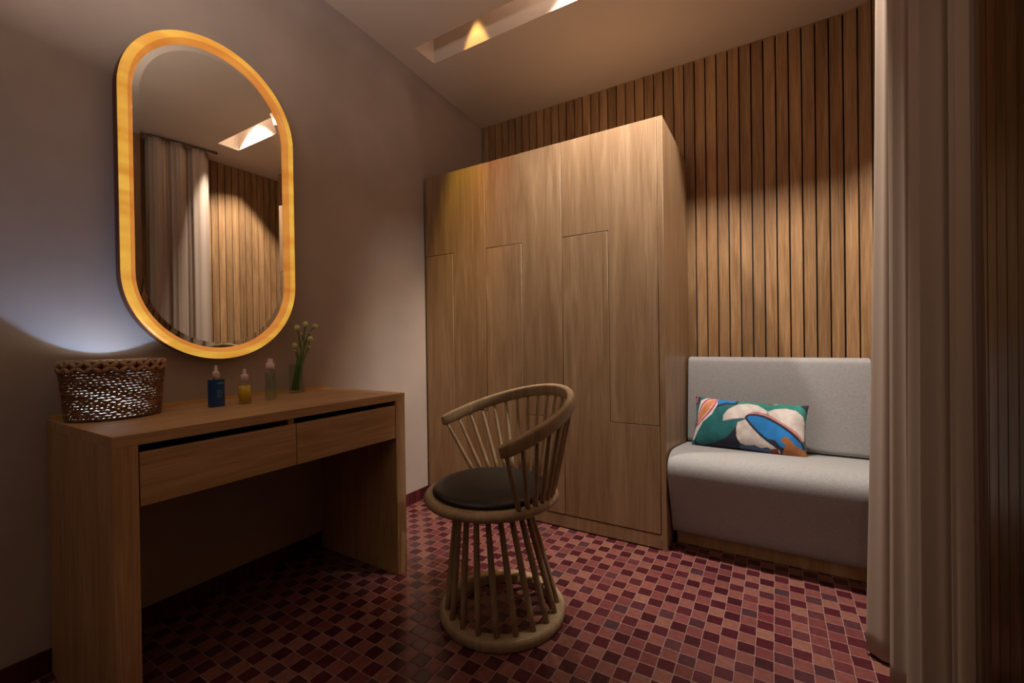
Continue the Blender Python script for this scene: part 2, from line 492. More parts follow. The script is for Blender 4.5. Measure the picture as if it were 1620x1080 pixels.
def door(pts):
    bm = bmesh.new()
    A = [bm.verts.new((x, WY, z)) for x, z in pts]; B = [bm.verts.new((x, WY+0.0195, z)) for x, z in pts]
    n = len(pts)
    for i in range(n): bm.faces.new((A[i], A[(i+1) % n], B[(i+1) % n], B[i]))
    bm.faces.new(A[::-1]); bm.faces.new(B)
    bevel(obj('door', loc(bm, 0, WY, 0), M_oakV, wr), 0.0008, 1)


g = 0.0016
for (x0, xn, x1) in ((WX0, 0.234, 0.478), (0.478, 0.721, 0.966), (0.966, 1.216, 1.458)):
    zt, zl, zb, zh = 1.540, 0.587, 0.074, WH
    door([(x0+g, zt+g), (xn+g, zt+g), (xn+g, zl+g), (x1-g, zl+g), (x1-g, zh), (x0+g, zh)])
    door([(x0+g, zb+g), (x1-g, zb+g), (x1-g, zl-g), (xn-g, zl-g), (xn-g, zt-g), (x0+g, zt-g)])

# ------------------------------------------------------------ dressing table
DX, DY0, DY1, DH = 0.53, 0.405, 1.393, 0.780
dt = empty('dressing_table', (0, DY0, 0), 'oak dressing table with two drawers and slab legs below the oval mirror', 'table')
def dpart(nm, b_, mat, bv=0.001):
    return bevel(obj(nm, loc(box(*b_), 0, DY0, 0), mat, dt), bv, 2)
dpart('tabletop', (0.006, DX, DY0, DY1, DH-0.030, DH), M_oakY)
dpart('side_panel', (0.010, DX, DY0, DY0+0.052, 0.0, DH-0.0305), M_deskV)
dpart('side_panel', (0.010, DX, DY1-0.052, DY1, 0.0, DH-0.0305), M_deskV)
dpart('divider', (0.03, DX-0.012, 0.866, 0.886, 0.592, DH-0.031), M_deskV)
dpart('back_strip', (0.001, 0.0055, DY0+0.01, DY1-0.01, DH-0.03, DH+0.010), simple('glow_line_tint', (214, 168, 84), 0.4, 0.3))  # added strip; yellow colour stands in for the glow line along the back edge
for (a, b_) in ((DY0+0.055, 0.8865), (0.8895, DY1-0.055)):
    dr = dpart('drawer', (DX-0.022, DX-0.002, a, b_, 0.590, 0.729), M_oakY)
    bm = bmesh.new()
    e0, e1 = a+0.012, b_-0.026 if b_ < 1 else b_-0.012
    e0 = e0 if a < 0.6 else a+0.012
    add_box(bm, 0.05, DX-0.0225, e0, e0+0.012, 0.60, 0.715); add_box(bm, 0.05, DX-0.0225, e1-0.012, e1, 0.60, 0.715)
    add_box(bm, 0.05, DX-0.0225, e0+0.0125, e1-0.0125, 0.60, 0.608); add_box(bm, 0.05, 0.062, e0+0.0125, e1-0.0125, 0.6085, 0.715)
    obj('drawer_box', loc(bm, 0, DY0, 0), M_dark, dr)

# ------------------------------------------------------------ mirror
MYC, MZC, MR, MHS = 0.8855, 1.571, 0.3105, 0.3135      # centre, outer radius, half straight


def stadium(rad, x, n=36):
    """outline in the y-z plane with the shape's straight half kept"""
    pts = []
    for i in range(n+1):
        t = PI*i/n; pts.append(Vector((x, MYC+rad*math.cos(t), MZC+MHS+rad*math.sin(t))))
    for i in range(n+1):
        t = PI+PI*i/n; pts.append(Vector((x, MYC+rad*math.cos(t), MZC-MHS+rad*math.sin(t))))
    return pts


def add_loops(bm, loops, capA=False, capB=False, closed=False):
    rings = [[bm.verts.new(p) for p in lp] for lp in loops]
    n = len(rings[0])
    m_ = len(rings)
    for i in range(m_ if closed else m_-1):
        A, B = rings[i], rings[(i+1) % m_]
        for j in range(n): bm.faces.new((A[j], A[(j+1) % n], B[(j+1) % n], B[j]))
    if capA: bm.faces.new(rings[0][::-1])
    if capB: bm.faces.new(rings[-1])


mi = empty('wall_mirror', (0.0, MYC, MZC-MHS-MR), 'tall pill-shaped mirror with glowing yellow frame on the plaster wall', 'mirror')
mo = Vector((0.0, MYC, MZC-MHS-MR))
# glowing frame
def glow(name, c1, c2, strength, sc_=7):
    m, nt, b = new_mat(name); L = nt.links
    tc = N(nt, 'ShaderNodeTexCoord'); mp = N(nt, 'ShaderNodeMapping'); mp.inputs['Scale'].default_value = (sc_, sc_*0.6, sc_*3)
    n = N(nt, 'ShaderNodeTexNoise'); n.inputs['Scale'].default_value = 1; n.inputs['Detail'].default_value = 5
    L.new(tc.outputs['Object'], mp.inputs['Vector']); L.new(mp.outputs[0], n.inputs['Vector'])
    cr = ramp(nt, [(0.35, c1), (0.65, c2)]); L.new(n.outputs['Fac'], cr.inputs['Fac'])
    L.new(cr.outputs['Color'], b.inputs['Emission Color']); b.inputs['Emission Strength'].default_value = strength
    b.inputs['Base Color'].default_value = (*srgb((190, 120, 50)), 1); b.inputs['Roughness'].default_value = 0.35
    return m
M_glow = glow('glowing_resin', (206, 142, 52), (230, 182, 72), 0.85)
M_glow_in = glow('glowing_resin_inner', (196, 116, 44), (218, 146, 64), 0.75)
bm = bmesh.new()
add_loops(bm, [stadium(MR, 0.050), stadium(MR-0.003, 0.057), stadium(MR-0.008, 0.060), stadium(MR-0.026, 0.058)])
obj('frame', loc(bm, *mo), M_glow, mi, True)
bm = bmesh.new()
add_loops(bm, [stadium(MR-0.008, 0.004), stadium(MR-0.001, 0.008), stadium(MR, 0.050)])
obj('frame_edge', loc(bm, *mo), simple('frame_edge_wood', (116, 54, 26), 0.4), mi, True)
bm = bmesh.new()
add_loops(bm, [stadium(MR-0.026, 0.058), stadium(MR-0.036, 0.052), stadium(MR-0.043, 0.042), stadium(MR-0.045, 0.030)])
obj('frame_inner_band', loc(bm, *mo), M_glow_in, mi, True)
bm = bmesh.new()
add_loops(bm, [stadium(MR-0.004, 0.002), stadium(MR-0.004, 0.012), stadium(0.05, 0.012)], capA=True, capB=True)
obj('backboard', loc(bm, *mo), simple('mirror_back', (60, 30, 16), 0.7), mi)
m_mir = simple('mirror_glass', (238, 232, 222), 0.0, 1.0)
m_mir.node_tree.nodes['Principled BSDF'].inputs['Base Color'].default_value = (0.86, 0.84, 0.80, 1)
ri = MR-0.0435
bm = bmesh.new()
add_loops(bm, [stadium(ri, 0.020), stadium(ri, 0.0385), stadium(ri-0.020, 0.0400)], capA=True, capB=True)
obj('mirror_glass', loc(bm, *mo), m_mir, mi)

# ------------------------------------------------------------ spindle chair
CB = Vector((1.049, 1.359, 0)); PHI = 0.95
bd = Vector((math.cos(PHI), math.sin(PHI), 0)); ld = Vector((-bd.y, bd.x, 0))
CS = CB-bd*0.037
ch = empty('spindle_chair', CB, 'round ash spindle-back chair with black seat pad in the middle of the floor', 'chair')
def rel(bm): return loc(bm, CB.x, CB.y, 0)
RB = 0.231
prof = [(RB-0.050, 0.001), (RB-0.004, 0.001), (RB, 0.006), (RB, 0.026), (RB-0.004, 0.033), (RB-0.011, 0.037), (RB-0.044, 0.037), (RB-0.050, 0.032), (RB-0.050, 0.001)]
obj('base_ring', rel(lathe(prof, 96, cx=CB.x, cy=CB.y)), M_ash, ch, True)
RS = 0.2456
prof = [(0.0, 0.424), (RS-0.028, 0.424), (RS-0.010, 0.428), (RS-0.002, 0.436), (RS, 0.444), (RS-0.004, 0.453), (RS-0.014, 0.459), (RS-0.026, 0.460), (0.0, 0.458)]
obj('seat_ring', rel(lathe(prof, 96, cx=CS.x, cy=CS.y)), M_ash, ch, True)
RC = 0.214
prof = [(0.0, 0.4585), (RC-0.006, 0.4585), (RC, 0.465), (RC-0.002, 0.472), (RC-0.012, 0.479), (RC-0.04, 0.4835), (0.0, 0.486)]
obj('seat_cushion', rel(lathe(prof, 96, cx=CS.x, cy=CS.y)), M_leather, ch, True)
NL = 20
for i in range(NL):
    t = 2*PI*(i+0.5)/NL
    a = CB+Vector((math.cos(t)*0.203, math.sin(t)*0.203, 0.030)); b_ = CS+Vector((math.cos(t)*0.128, math.sin(t)*0.128, 0.427))
    bm = bmesh.new()
    pts = [a.lerp(b_, k/6) for k in range(7)]
    add_tube(bm, pts, [0.0092, 0.0104, 0.0112, 0.0112, 0.0106, 0.0096, 0.0086], 12)
    obj('base_spindle', rel(bm), M_ash, ch, True)
# bent back rail
SH, RH, Z0, K, HA = -0.0595, 0.3145, 0.6935, 0.348, 1.78
def hoop(t):
    e = CB+bd*(SH+RH*math.cos(t))+ld*RH*math.sin(t)
    return Vector((e.x, e.y, Z0+K*RH*math.cos(t)))
hn = (Vector((0, 0, 1))-bd*K).normalized()      # normal of the rail's plane
bm = bmesh.new(); rings = []
NS = 96
for i in range(NS+1):
    t = -HA+(2*HA+0.055)*i/NS; p = hoop(t)
    cen = CB+bd*SH; cen.z = Z0
    out = (p-cen).normalized()
    tanv = out.cross(hn)
    endf = 1.0
    m_ = min(i, NS-i)
    if m_ < 4: endf = (0.35, 0.78, 0.93, 0.99)[m_]
    hw, hh = 0.0135*endf, 0.0235*(0.6+0.4*endf)
    # cross-section: rounded rectangle standing along a direction between up and the plane normal
    upv = (hn*0.85+Vector((0, 0, 1))*0.25+out*0.10).normalized(); sd = (out-upv*out.dot(upv)).normalized()
    ring = []
    for j in range(16):
        q = 2*PI*j/16; c, s = math.cos(q), math.sin(q)
        cx = math.copysign(abs(c)**0.55, c); cy = math.copysign(abs(s)**0.55, s)
        ring.append(bm.verts.new(p+sd*hw*cx+upv*hh*cy))
    rings.append(ring)
for A, B in zip(rings, rings[1:]):
    for j in range(16): bm.faces.new((A[j], A[(j+1) % 16], B[(j+1) % 16], B[j]))
bm.faces.new(rings[0][::-1]); bm.faces.new(rings[-1])
obj('back_rail', rel(bm), M_ash, ch, True)
NB = 22
for i in range(NB):
    f = -1+2*i/(NB-1)
    t = -(HA-0.05)+(2*HA+0.055-0.10)*(f+1)/2; top = hoop(t)-hn*0.012
    tb = f*1.53
    bot = CS+bd*(0.226*math.cos(tb))+ld*(0.226*math.sin(tb)); bot.z = 0.452
    bm = bmesh.new(); pts = [bot.lerp(top, k/6) for k in range(7)]
    add_tube(bm, pts, [0.0088, 0.0090, 0.0087, 0.0080, 0.0073, 0.0066, 0.0062], 10)
    obj('back_spindle', rel(bm), M_ash, ch, True)

# ------------------------------------------------------------ sofa
so = empty('sofa', (1.92, 2.45, 0), 'low armless sofa in light grey linen between wardrobe and curtain', 'sofa')
def sofa_part(nm, prof, x0, x1, mat, bv, sub=6):
    P = [(v.x, v.y) for v in smooth_path([(a, b_, 0) for a, b_ in prof], sub, True)] if sub else prof
    bm = prism_x(P, x0, x1)
    o = obj(nm, loc(bm, 1.92, 2.45, 0), mat, so, True)
    md = o.modifiers.new('bevel', 'BEVEL'); md.width = bv; md.segments = 5; md.limit_method = 'ANGLE'; md.angle_limit = math.radians(60)
    return o
seat_prof = [(2.640, 0.058), (2.30, 0.056), (2.235, 0.060), (2.200, 0.085), (2.165, 0.18), (2.122, 0.29), (2.098, 0.365), (2.108, 0.425), (2.165, 0.457), (2.27, 0.456), (2.42, 0.438), (2.60, 0.414), (2.648, 0.40), (2.650, 0.30), (2.650, 0.10)]
sofa_part('seat_cushion', seat_prof, 1.492, 2.345, M_linen, 0.022)
back_prof = [(2.740, 0.25), (2.66, 0.25), (2.655, 0.40), (2.622, 0.425), (2.622, 0.48), (2.645, 0.68), (2.668, 0.84), (2.682, 0.878), (2.710, 0.887), (2.722, 0.886), (2.739, 0.86), (2.740, 0.60)]
sofa_part('backrest', back_prof, 1.496, 2.318, M_linen, 0.014)
o = obj('plinth', loc(box(1.505, 2.335, 2.245, 2.70, 0.0, 0.056), 1.92, 2.45, 0), M_deskV, so)
bevel(o, 0.001, 1)

# ------------------------------------------------------------ cushion with painted print
CR = ((165, 150), (1430, 180), (1470, 810), (115, 650))      # print corners in drawing units


def inv_bilinear(px, py):
    (ax, ay), (bx, by), (cx, cy), (dx, dy) = CR
    uu, vv = 0.5, 0.5
    for _ in range(12):
        X = (1-uu)*(1-vv)*ax+uu*(1-vv)*bx+uu*vv*cx+(1-uu)*vv*dx-px
        Y = (1-uu)*(1-vv)*ay+uu*(1-vv)*by+uu*vv*cy+(1-uu)*vv*dy-py
        a = (1-vv)*(bx-ax)+vv*(cx-dx); b_ = (1-uu)*(dx-ax)+uu*(cx-bx)
        c = (1-vv)*(by-ay)+vv*(cy-dy); d = (1-uu)*(dy-ay)+uu*(cy-by)
        det = a*d-b_*c
        uu -= (X*d-Y*b_)/det; vv -= (a*Y-c*X)/det
    return uu, vv


def fwd(uu, vv):
    (ax, ay), (bx, by), (cx, cy), (dx, dy) = CR
    return ((1-uu)*(1-vv)*ax+uu*(1-vv)*bx+uu*vv*cx+(1-uu)*vv*dx, (1-uu)*(1-vv)*ay+uu*(1-vv)*by+uu*vv*cy+(1-uu)*vv*dy)


def spl(P): return [(v.x, v.y) for v in smooth_path([(a, b_, 0) for a, b_ in P], 5, True)]


ROSE = (196, 132, 130)
NAVY, TEAL, TEAL2, CREAM, BLUE, RUST, PINK, ORANGE, WHT, SLATE, BRICK = ((26, 32, 56), (20, 104, 108), (40, 132, 122), (218, 208, 202), (22, 122, 196), (160, 100, 54), (196, 92, 108), (220, 138, 84), (232, 226, 226), (74, 92, 134), (124, 56, 44))
SH_ = [
    (TEAL2, [(650, 150), (1430, 180), (1475, 420), (1000, 330), (700, 260), (640, 200)], False),
    (NAVY, [(160, 660), (420, 600), (620, 500), (700, 440), (700, 560), (760, 660), (1190, 700), (1220, 790), (700, 740)], False),
    (NAVY, [(168, 655), (150, 580), (225, 440), (330, 340), (430, 255), (560, 212), (690, 225), (720, 330), (715, 440), (600, 590), (430, 650), (260, 672)], True),
    (TEAL, [(205, 640), (175, 590), (240, 460), (340, 360), (430, 285), (560, 235), (670, 240), (735, 330), (700, 440), (590, 575), (430, 640), (290, 655)], True),
    (NAVY, [(440, 150), (610, 150), (700, 175), (668, 240), (560, 235), (425, 285)], False),
    (BLUE, [(455, 150), (605, 152), (665, 182), (650, 215), (560, 212), (440, 250)], False),
    (WHT, [(455, 150), (330, 152), (240, 200), (190, 320), (165, 470), (115, 600), (150, 606), (190, 530), (270, 430), (390, 350), (450, 250)], False),
    (PINK, [(446, 152), (350, 160), (262, 225), (196, 345), (168, 470), (250, 425), (360, 340), (432, 240)], True),
    (WHT, [(424, 170), (350, 188), (272, 250), (212, 350), (190, 440), (255, 400), (345, 320), (406, 235)], True),
    (ORANGE, [(418, 178), (352, 196), (278, 256), (218, 352), (196, 428), (255, 392), (338, 314), (398, 235)], True),
    (CREAM, [(525, 420), (530, 360), (580, 295), (690, 228), (800, 207), (910, 225), (1020, 298), (1010, 340), (900, 345), (800, 350), (775, 385), (640, 398)], False),
    (CREAM, [(1018, 302), (1100, 262), (1210, 245), (1310, 262), (1390, 320), (1428, 390), (1442, 500), (1436, 610), (1330, 520), (1200, 440), (1050, 365)], False),
    (SLATE, [(520, 424), (640, 398), (775, 383), (775, 398), (640, 410), (530, 432)], False),
    (ROSE, [(790, 335), (900, 306), (1030, 330), (1200, 428), (1335, 505), (1432, 600), (1415, 622), (1250, 500), (1050, 392), (900, 345)], False),
    (CREAM, [(700, 430), (790, 395), (850, 450), (950, 570), (1060, 650), (1175, 715), (1180, 762), (1100, 722), (1040, 690), (970, 702), (890, 668), (810, 676), (735, 652), (692, 590), (684, 490)], False),
    (NAVY, [(780, 385), (805, 345), (900, 336), (1010, 358), (1130, 415), (1290, 512), (1418, 625), (1440, 700), (1200, 722), (1050, 634), (930, 548), (830, 450)], True),
    (BLUE, [(800, 382), (822, 360), (900, 354), (1000, 378), (1120, 436), (1270, 530), (1395, 632), (1420, 700), (1250, 705), (1180, 680), (1120, 612), (1035, 600), (930, 520), (850, 440)], False),
    (RUST, [(1172, 600), (1225, 562), (1285, 606), (1330, 655), (1450, 715), (1480, 815), (1200, 790), (1215, 700), (1232, 655), (1188, 625)], False),
    (SLATE, [(725, 672), (880, 672), (965, 706), (1040, 700), (1110, 735), (1060, 765), (730, 712)], False),
    (BRICK, [(1075, 712), (1150, 700), (1178, 765), (1068, 758)], False),
    (WHT, [(600, 145), (740, 150), (720, 166), (640, 166)], False),
    (BRICK, [(955, 160), (1060, 170), (1075, 192), (1035, 212), (990, 188)], False),
    (CREAM, [(1050, 168), (1120, 176), (1110, 192), (1080, 192)], False),
    (NAVY, [(1345, 200), (1390, 165), (1450, 170), (1460, 330), (1400, 240)], False),
    (NAVY, [(150, 150), (240, 150), (210, 230), (160, 240)], False),
    (PINK, [(160, 170), (200, 160), (185, 230), (165, 215)], False),
]
SHP = [(col, spl(P) if sm else P) for col, P, sm in SH_]


def inside(x, y, P):
    c = False; j = len(P)-1
    for i in range(len(P)):
        if (P[i][1] > y) != (P[j][1] > y) and x < (P[j][0]-P[i][0])*(y-P[i][1])/(P[j][1]-P[i][1])+P[i][0]: c = not c
        j = i
    return c


def print_colour(uu, vv):
    x, y = fwd(uu, vv)
    for col, P in reversed(SHP):
        if inside(x, y, P): return col
    return TEAL if x < 1300 else (36, 92, 84)


PWD, PHT, PTH = 0.515, 0.262, 0.062
NU, NV = 260, 132
bm = bmesh.new(); cl = bm.loops.layers.color.new('print')
def pil(uu, vv, side):
    a, b_ = 2*uu-1, 2*vv-1
    h = max(0.0, (1-abs(a)**3.2))**0.62*max(0.0, (1-abs(b_)**2.6))**0.62
    pin = 1-0.05*(1-abs(b_)**2)*(abs(a)**6); pin2 = 1-0.07*(1-abs(a)**2)*(abs(b_)**6)
    return (a*PWD/2*pin, side*(-PTH*h), -b_*PHT/2*pin2)
for side in (1, -1):
    nu, nv = (NU, NV) if side == 1 else (60, 30)
    g_ = [[bm.verts.new(pil(i/nu, j/nv, side)) for i in range(nu+1)] for j in range(nv+1)]
    for j in range(nv):
        for i in range(nu):
            f = bm.faces.new((g_[j][i], g_[j][i+1], g_[j+1][i+1], g_[j+1][i]))
            for lp, (di, dj) in zip(f.loops, ((0, 0), (1, 0), (1, 1), (0, 1))):
                uu, vv = (i+di)/nu, (j+dj)/nv
                col = print_colour(uu, vv) if side == 1 else (34, 70, 70)
                lp[cl] = (col[0]/255, col[1]/255, col[2]/255, 1)
m, nt, b = new_mat('printed_velvet')
at = N(nt, 'ShaderNodeVertexColor', layer_name='print')
tn = N(nt, 'ShaderNodeTexNoise'); tn.inputs['Scale'].default_value = 26; tn.inputs['Detail'].default_value = 5
tcd = N(nt, 'ShaderNodeTexCoord'); nt.links.new(tcd.outputs['Object'], tn.inputs['Vector'])
hs = N(nt, 'ShaderNodeHueSaturation'); mr = N(nt, 'ShaderNodeMapRange')
mr.inputs[1].default_value = 0.3; mr.inputs[2].default_value = 0.7; mr.inputs[3].default_value = 0.78; mr.inputs[4].default_value = 1.18
nt.links.new(tn.outputs['Fac'], mr.inputs[0]); nt.links.new(mr.outputs[0], hs.inputs['Value'])
nt.links.new(at.outputs['Color'], hs.inputs['Color']); nt.links.new(hs.outputs['Color'], b.inputs['Base Color'])
b.inputs['Roughness'].default_value = 0.8; b.inputs['Sheen Weight'].default_value = 0.15
cu = obj('throw_cushion', bm, m, None, True)
cu.location = (1.80, 2.512, 0.548); cu.rotation_euler = (math.radians(-20), math.radians(1.5), math.radians(-3))
tag(cu, 'oblong cushion with teal, blue and cream painted print, lying against the sofa backrest', 'cushion')

# ------------------------------------------------------------ curtains
m, nt, b = new_mat('sheer_curtain'); L = nt.links
b.inputs['Base Color'].default_value = (*srgb((188, 168, 152)), 1); b.inputs['Roughness'].default_value = 0.9
b.inputs['Specular IOR Level'].default_value = 0.05
tr = N(nt, 'ShaderNodeBsdfTranslucent'); tr.inputs['Color'].default_value = (*srgb((192, 170, 152)), 1)
ms = N(nt, 'ShaderNodeMixShader'); ms.inputs[0].default_value = 0.25
L.new(b.outputs[0], ms.inputs[1]); L.new(tr.outputs[0], ms.inputs[2]); L.new(ms.outputs[0], nt.nodes['Material Output'].inputs['Surface'])
M_curt = m


def curtain(name, plan, base, origin, z1, label, hem=0.11):
    """plan: top outline; base: outline at the floor (same count)"""
    bm = bmesh.new()
    A = smooth_path([(x, y, 0) for x, y in plan], 10); B = smooth_path([(x, y, 0) for x, y in base], 10)
    NZ = 40; g_ = []
    for k in range(NZ+1):
        f = k/NZ; z = z1+(0.014-z1)*f; e = f**1.6
        row = []
        for i, (a, b_) in enumerate(zip(A, B)):
            p = a.lerp(b_, e)
            p.x += 0.004*math.sin(i*0.83+1.2*math.sin(f*2.1)); p.y += 0.004*math.sin(i*0.55+2+math.sin(f*1.7))
            row.append(bm.verts.new((p.x-origin[0]+0.0006*math.sin(i*0.3+f*5), p.y-origin[1]+0.0006*math.cos(i*0.35+f*6), z)))
        g_.append(row)
    for r1, r2 in zip(g_, g_[1:]):
        for i in range(len(r1)-1): bm.faces.new((r1[i], r1[i+1], r2[i+1], r2[i]))
    o = obj(name, bm, M_curt, None, True, (origin[0], origin[1], 0))
    md = o.modifiers.new('thick', 'SOLIDIFY'); md.thickness = 0.0012
    return tag(o, label, 'curtain')


plan = [(2.250, 1.845), (2.224, 1.815), (2.211, 1.765), (2.235, 1.72), (2.275, 1.70), (2.24, 1.67), (2.213, 1.63), (2.232, 1.59), (2.262, 1.57),
        (2.25, 1.54), (2.232, 1.505), (2.245, 1.468), (2.290, 1.450), (2.332, 1.447), (2.346, 1.472)]
base = [(2.240, 1.85), (2.195, 1.80), (2.166, 1.735), (2.225, 1.70), (2.280, 1.69), (2.235, 1.65), (2.197, 1.60), (2.225, 1.57), (2.262, 1.55),
        (2.24, 1.52), (2.210, 1.485), (2.235, 1.435), (2.292, 1.425), (2.342, 1.432), (2.355, 1.465)]
curtain('curtain', plan, base, (2.25, 1.65), 2.612, 'full-length pale curtain hanging in folds beside the sofa')
plan2 = [(2.325, 1.405), (2.308, 1.375), (2.286, 1.388), (2.272, 1.362), (2.292, 1.338), (2.302, 1.352)]
base2 = [(2.328, 1.405), (2.312, 1.372), (2.286, 1.388), (2.268, 1.358), (2.296, 1.330), (2.310, 1.350)]
curtain('curtain', plan2, base2, (2.33, 1.36), 2.612, 'narrow gathered pale curtain edge next to the right-hand slats, in front of the wide one')
bm = bmesh.new()
add_tube(bm, smooth_path([(2.205, 1.90, 2.622), (2.235, 1.66, 2.622), (2.275, 1.46, 2.622), (2.33, 1.30, 2.622), (2.37, 1.22, 2.622)], 6), 0.0095, 8)
tag(obj('curtain_track', bm, simple('track_brown', (92, 70, 56), 0.5), None, True), 'slim ceiling rail that the curtains hang from', 'curtain rail')

# ------------------------------------------------------------ woven basket
BX, BY, BZ = 0.128, 0.532, DH
bk = empty('woven_basket', (BX, BY, BZ), 'oval woven basket with shell rim, lit from inside, on the dressing table', 'basket')
def bell(t, f, extra=0.0):
    """basket outline at height fraction f"""
    a = 0.098+0.006*f+extra; c = 0.112+0.012*f+extra
    return Vector((a*math.cos(t), c*math.sin(t), 0))
m_cord = wood('raffia_cord', (92, 58, 32), (126, 86, 52), (160, 116, 76), 'X', 0.6, 300, 0.2)
bm = bmesh.new(); ROWS = 20; HB = 0.146
for rr_ in range(ROWS):
    f = rr_/(ROWS-1); z = 0.006+HB*f
    pts, rad = [], []
    n = 348; ph0 = random.uniform(0, 6.28)
    for i in range(n):
        t = 2*PI*i/n
        ph = (rr_ % 2)*PI
        p = bell(t, f, 0.0012*math.sin(42*t+ph)); p.z = z+0.0004*math.sin(29*t+ph+0.6)+0.0006*math.sin(5*t+rr_)
        pts.append(p); rad.append(0.00385+0.00095*math.sin(58*t+ph0))
    add_tube(bm, pts, rad, 6, closed=True)
obj('weave', bm, m_cord, bk, True)
bm = bmesh.new(); add_lathe(bm, [(0.0, 0.002), (1.0, 0.002), (1.0, 0.006), (0.0, 0.006)], 48, sx=0.096, sy=0.110)
obj('bottom', bm, m_cord, bk)
bm = bmesh.new()     # cotton lining behind the weave
n = 64; rows = []
for f in (0.0, 0.25, 0.5, 0.75, 1.0):
    rows.append([bm.verts.new(bell(2*PI*i/n, f, -0.0055)+Vector((0, 0, 0.006+HB*f))) for i in range(n)])
for A, B in zip(rows, rows[1:]):
    for i in range(n): bm.faces.new((A[i], A[(i+1) % n], B[(i+1) % n], B[i]))
m, nt, b = new_mat('cotton_lining'); b.inputs['Base Color'].default_value = (*srgb((226, 190, 140)), 1)
tr = N(nt, 'ShaderNodeBsdfTranslucent'); tr.inputs['Color'].default_value = (*srgb((236, 206, 160)), 1)
ms = N(nt, 'ShaderNodeMixShader'); ms.inputs[0].default_value = 0.2
nt.links.new(b.outputs[0], ms.inputs[1]); nt.links.new(tr.outputs[0], ms.inputs[2]); nt.links.new(ms.outputs[0], nt.nodes['Material Output'].inputs['Surface'])
obj('lining', bm, m, bk, True)
bm = bmesh.new(); rows = []
for f, e in ((1.0, -0.004), (1.2, -0.004), (1.2, 0.0), (1.0, 0.0)):
    rows.append([bm.verts.new(bell(2*PI*i/n, f, e)+Vector((0, 0, 0.006+HB*f))) for i in range(n)])
for A, B in zip(rows, rows[1:]+rows[:1]):
    for i in range(n): bm.faces.new((A[i], A[(i+1) % n], B[(i+1) % n], B[i]))
obj('trim_band', bm, m_cord, bk, True)
bm = bmesh.new()     # shells in a row of crosses around the rim
def add_shell(bm, cen, ax, nrm, ln, wd_):
    t2 = ax.cross(nrm).normalized(); prev = None
    for k in range(7):
        s = -1+2*k/6; rr2 = wd_*math.sqrt(max(0.0, 1-s*s))+0.0004
        ring = [bm.verts.new(cen+ax*ln*s+(t2*math.cos(2*PI*j/8)+nrm*0.75*math.sin(2*PI*j/8))*rr2) for j in range(8)]
        if prev:
            for j in range(8): bm.faces.new((prev[j], prev[(j+1) % 8], ring[(j+1) % 8], ring[j]))
        prev = ring
NX = 20
for i in range(NX):
    t = 2*PI*i/NX
    for sgn_x in (-1, 1):
        for sgn_z in (-1, 1):
            tt = t+sgn_x*0.072
            p = bell(tt, 1.08, 0.004); nrm = Vector((math.cos(tt)/0.104, math.sin(tt)/0.124, 0)).normalized()
            tg = Vector((-nrm.y, nrm.x, 0)); p.z = 0.162+sgn_z*0.0068
            ax = (tg*sgn_x+Vector((0, 0, 0.75))*sgn_z).normalized()
            add_shell(bm, p, ax, nrm, 0.0128, 0.0058)
obj('shell_trim', bm, simple('cowrie_shell', (176, 140, 112), 0.4), bk, True)
bm = bmesh.new()
pts = [bell(2*PI*i/168, 1.12, 0.0012*math.sin(40*2*PI*i/168))+Vector((0, 0, 0.177+0.0012*math.sin(40*2*PI*i/168))) for i in range(168)]
add_tube(bm, pts, 0.0034, 6, closed=True)
obj('rim', bm, simple('rim_cord', (176, 158, 120), 0.5), bk, True)
# small lamp inside the basket
m, nt, b = new_mat('lamp_glow'); b.inputs['Emission Color'].default_value = (0.7, 0.82, 1, 1); b.inputs['Emission Strength'].default_value = 6
lp = tag(obj('light_bulb', lathe([(0.0, 0.0), (0.012, 0.0), (0.012, 0.020), (0.009, 0.032), (0.0, 0.035)], 20), m, None, True, (0.188, 0.505, BZ+0.0065)),
         'cold white lamp glowing through the side of the woven basket', 'lamp')

# ------------------------------------------------------------ bottles
def rbox(bm, hw, hd, z0, z1, rad, n=4):
    """rounded-rectangle column"""
    ring = []
    for cx, cy, a0 in ((hw-rad, hd-rad, 0), (-hw+rad, hd-rad, PI/2), (-hw+rad, -hd+rad, PI), (hw-rad, -hd+rad, 1.5*PI)):
        for k in range(n+1):
            t = a0+PI/2*k/n; ring.append((cx+rad*math.cos(t), cy+rad*math.sin(t)))
    A = [bm.verts.new((x, y, z0)) for x, y in ring]; B = [bm.verts.new((x, y, z1)) for x, y in ring]
    for i in range(len(ring)): bm.faces.new((A[i], A[(i+1) % len(ring)], B[(i+1) % len(ring)], B[i]))
    bm.faces.new(A[::-1]); bm.faces.new(B)

m_pump = simple('pale_pink_plastic', (226, 200, 194), 0.45)
def clear_glass(name, tint):
    m, nt, b = new_mat(name)
    t = N(nt, 'ShaderNodeBsdfTransparent'); t.inputs['Color'].default_value = (*srgb(tint), 1)
    gl = N(nt, 'ShaderNodeBsdfGlossy'); gl.inputs['Roughness'].default_value = 0.03
    lw = N(nt, 'ShaderNodeLayerWeight'); lw.inputs['Blend'].default_value = 0.5
    pw = N(nt, 'ShaderNodeMath', operation='POWER'); pw.inputs[1].default_value = 4.0; nt.links.new(lw.outputs['Facing'], pw.inputs[0])
    fr = N(nt, 'ShaderNodeMath', operation='MULTIPLY_ADD'); fr.inputs[1].default_value = 0.5; fr.inputs[2].default_value = 0.04; nt.links.new(pw.outputs[0], fr.inputs[0])
    ms = N(nt, 'ShaderNodeMixShader'); nt.links.new(fr.outputs[0], ms.inputs[0])
    nt.links.new(t.outputs[0], ms.inputs[1]); nt.links.new(gl.outputs[0], ms.inputs[2])
    nt.links.new(ms.outputs[0], nt.nodes['Material Output'].inputs['Surface'])
    return m
m_glass = clear_glass('clear_glass', (238, 246, 242))
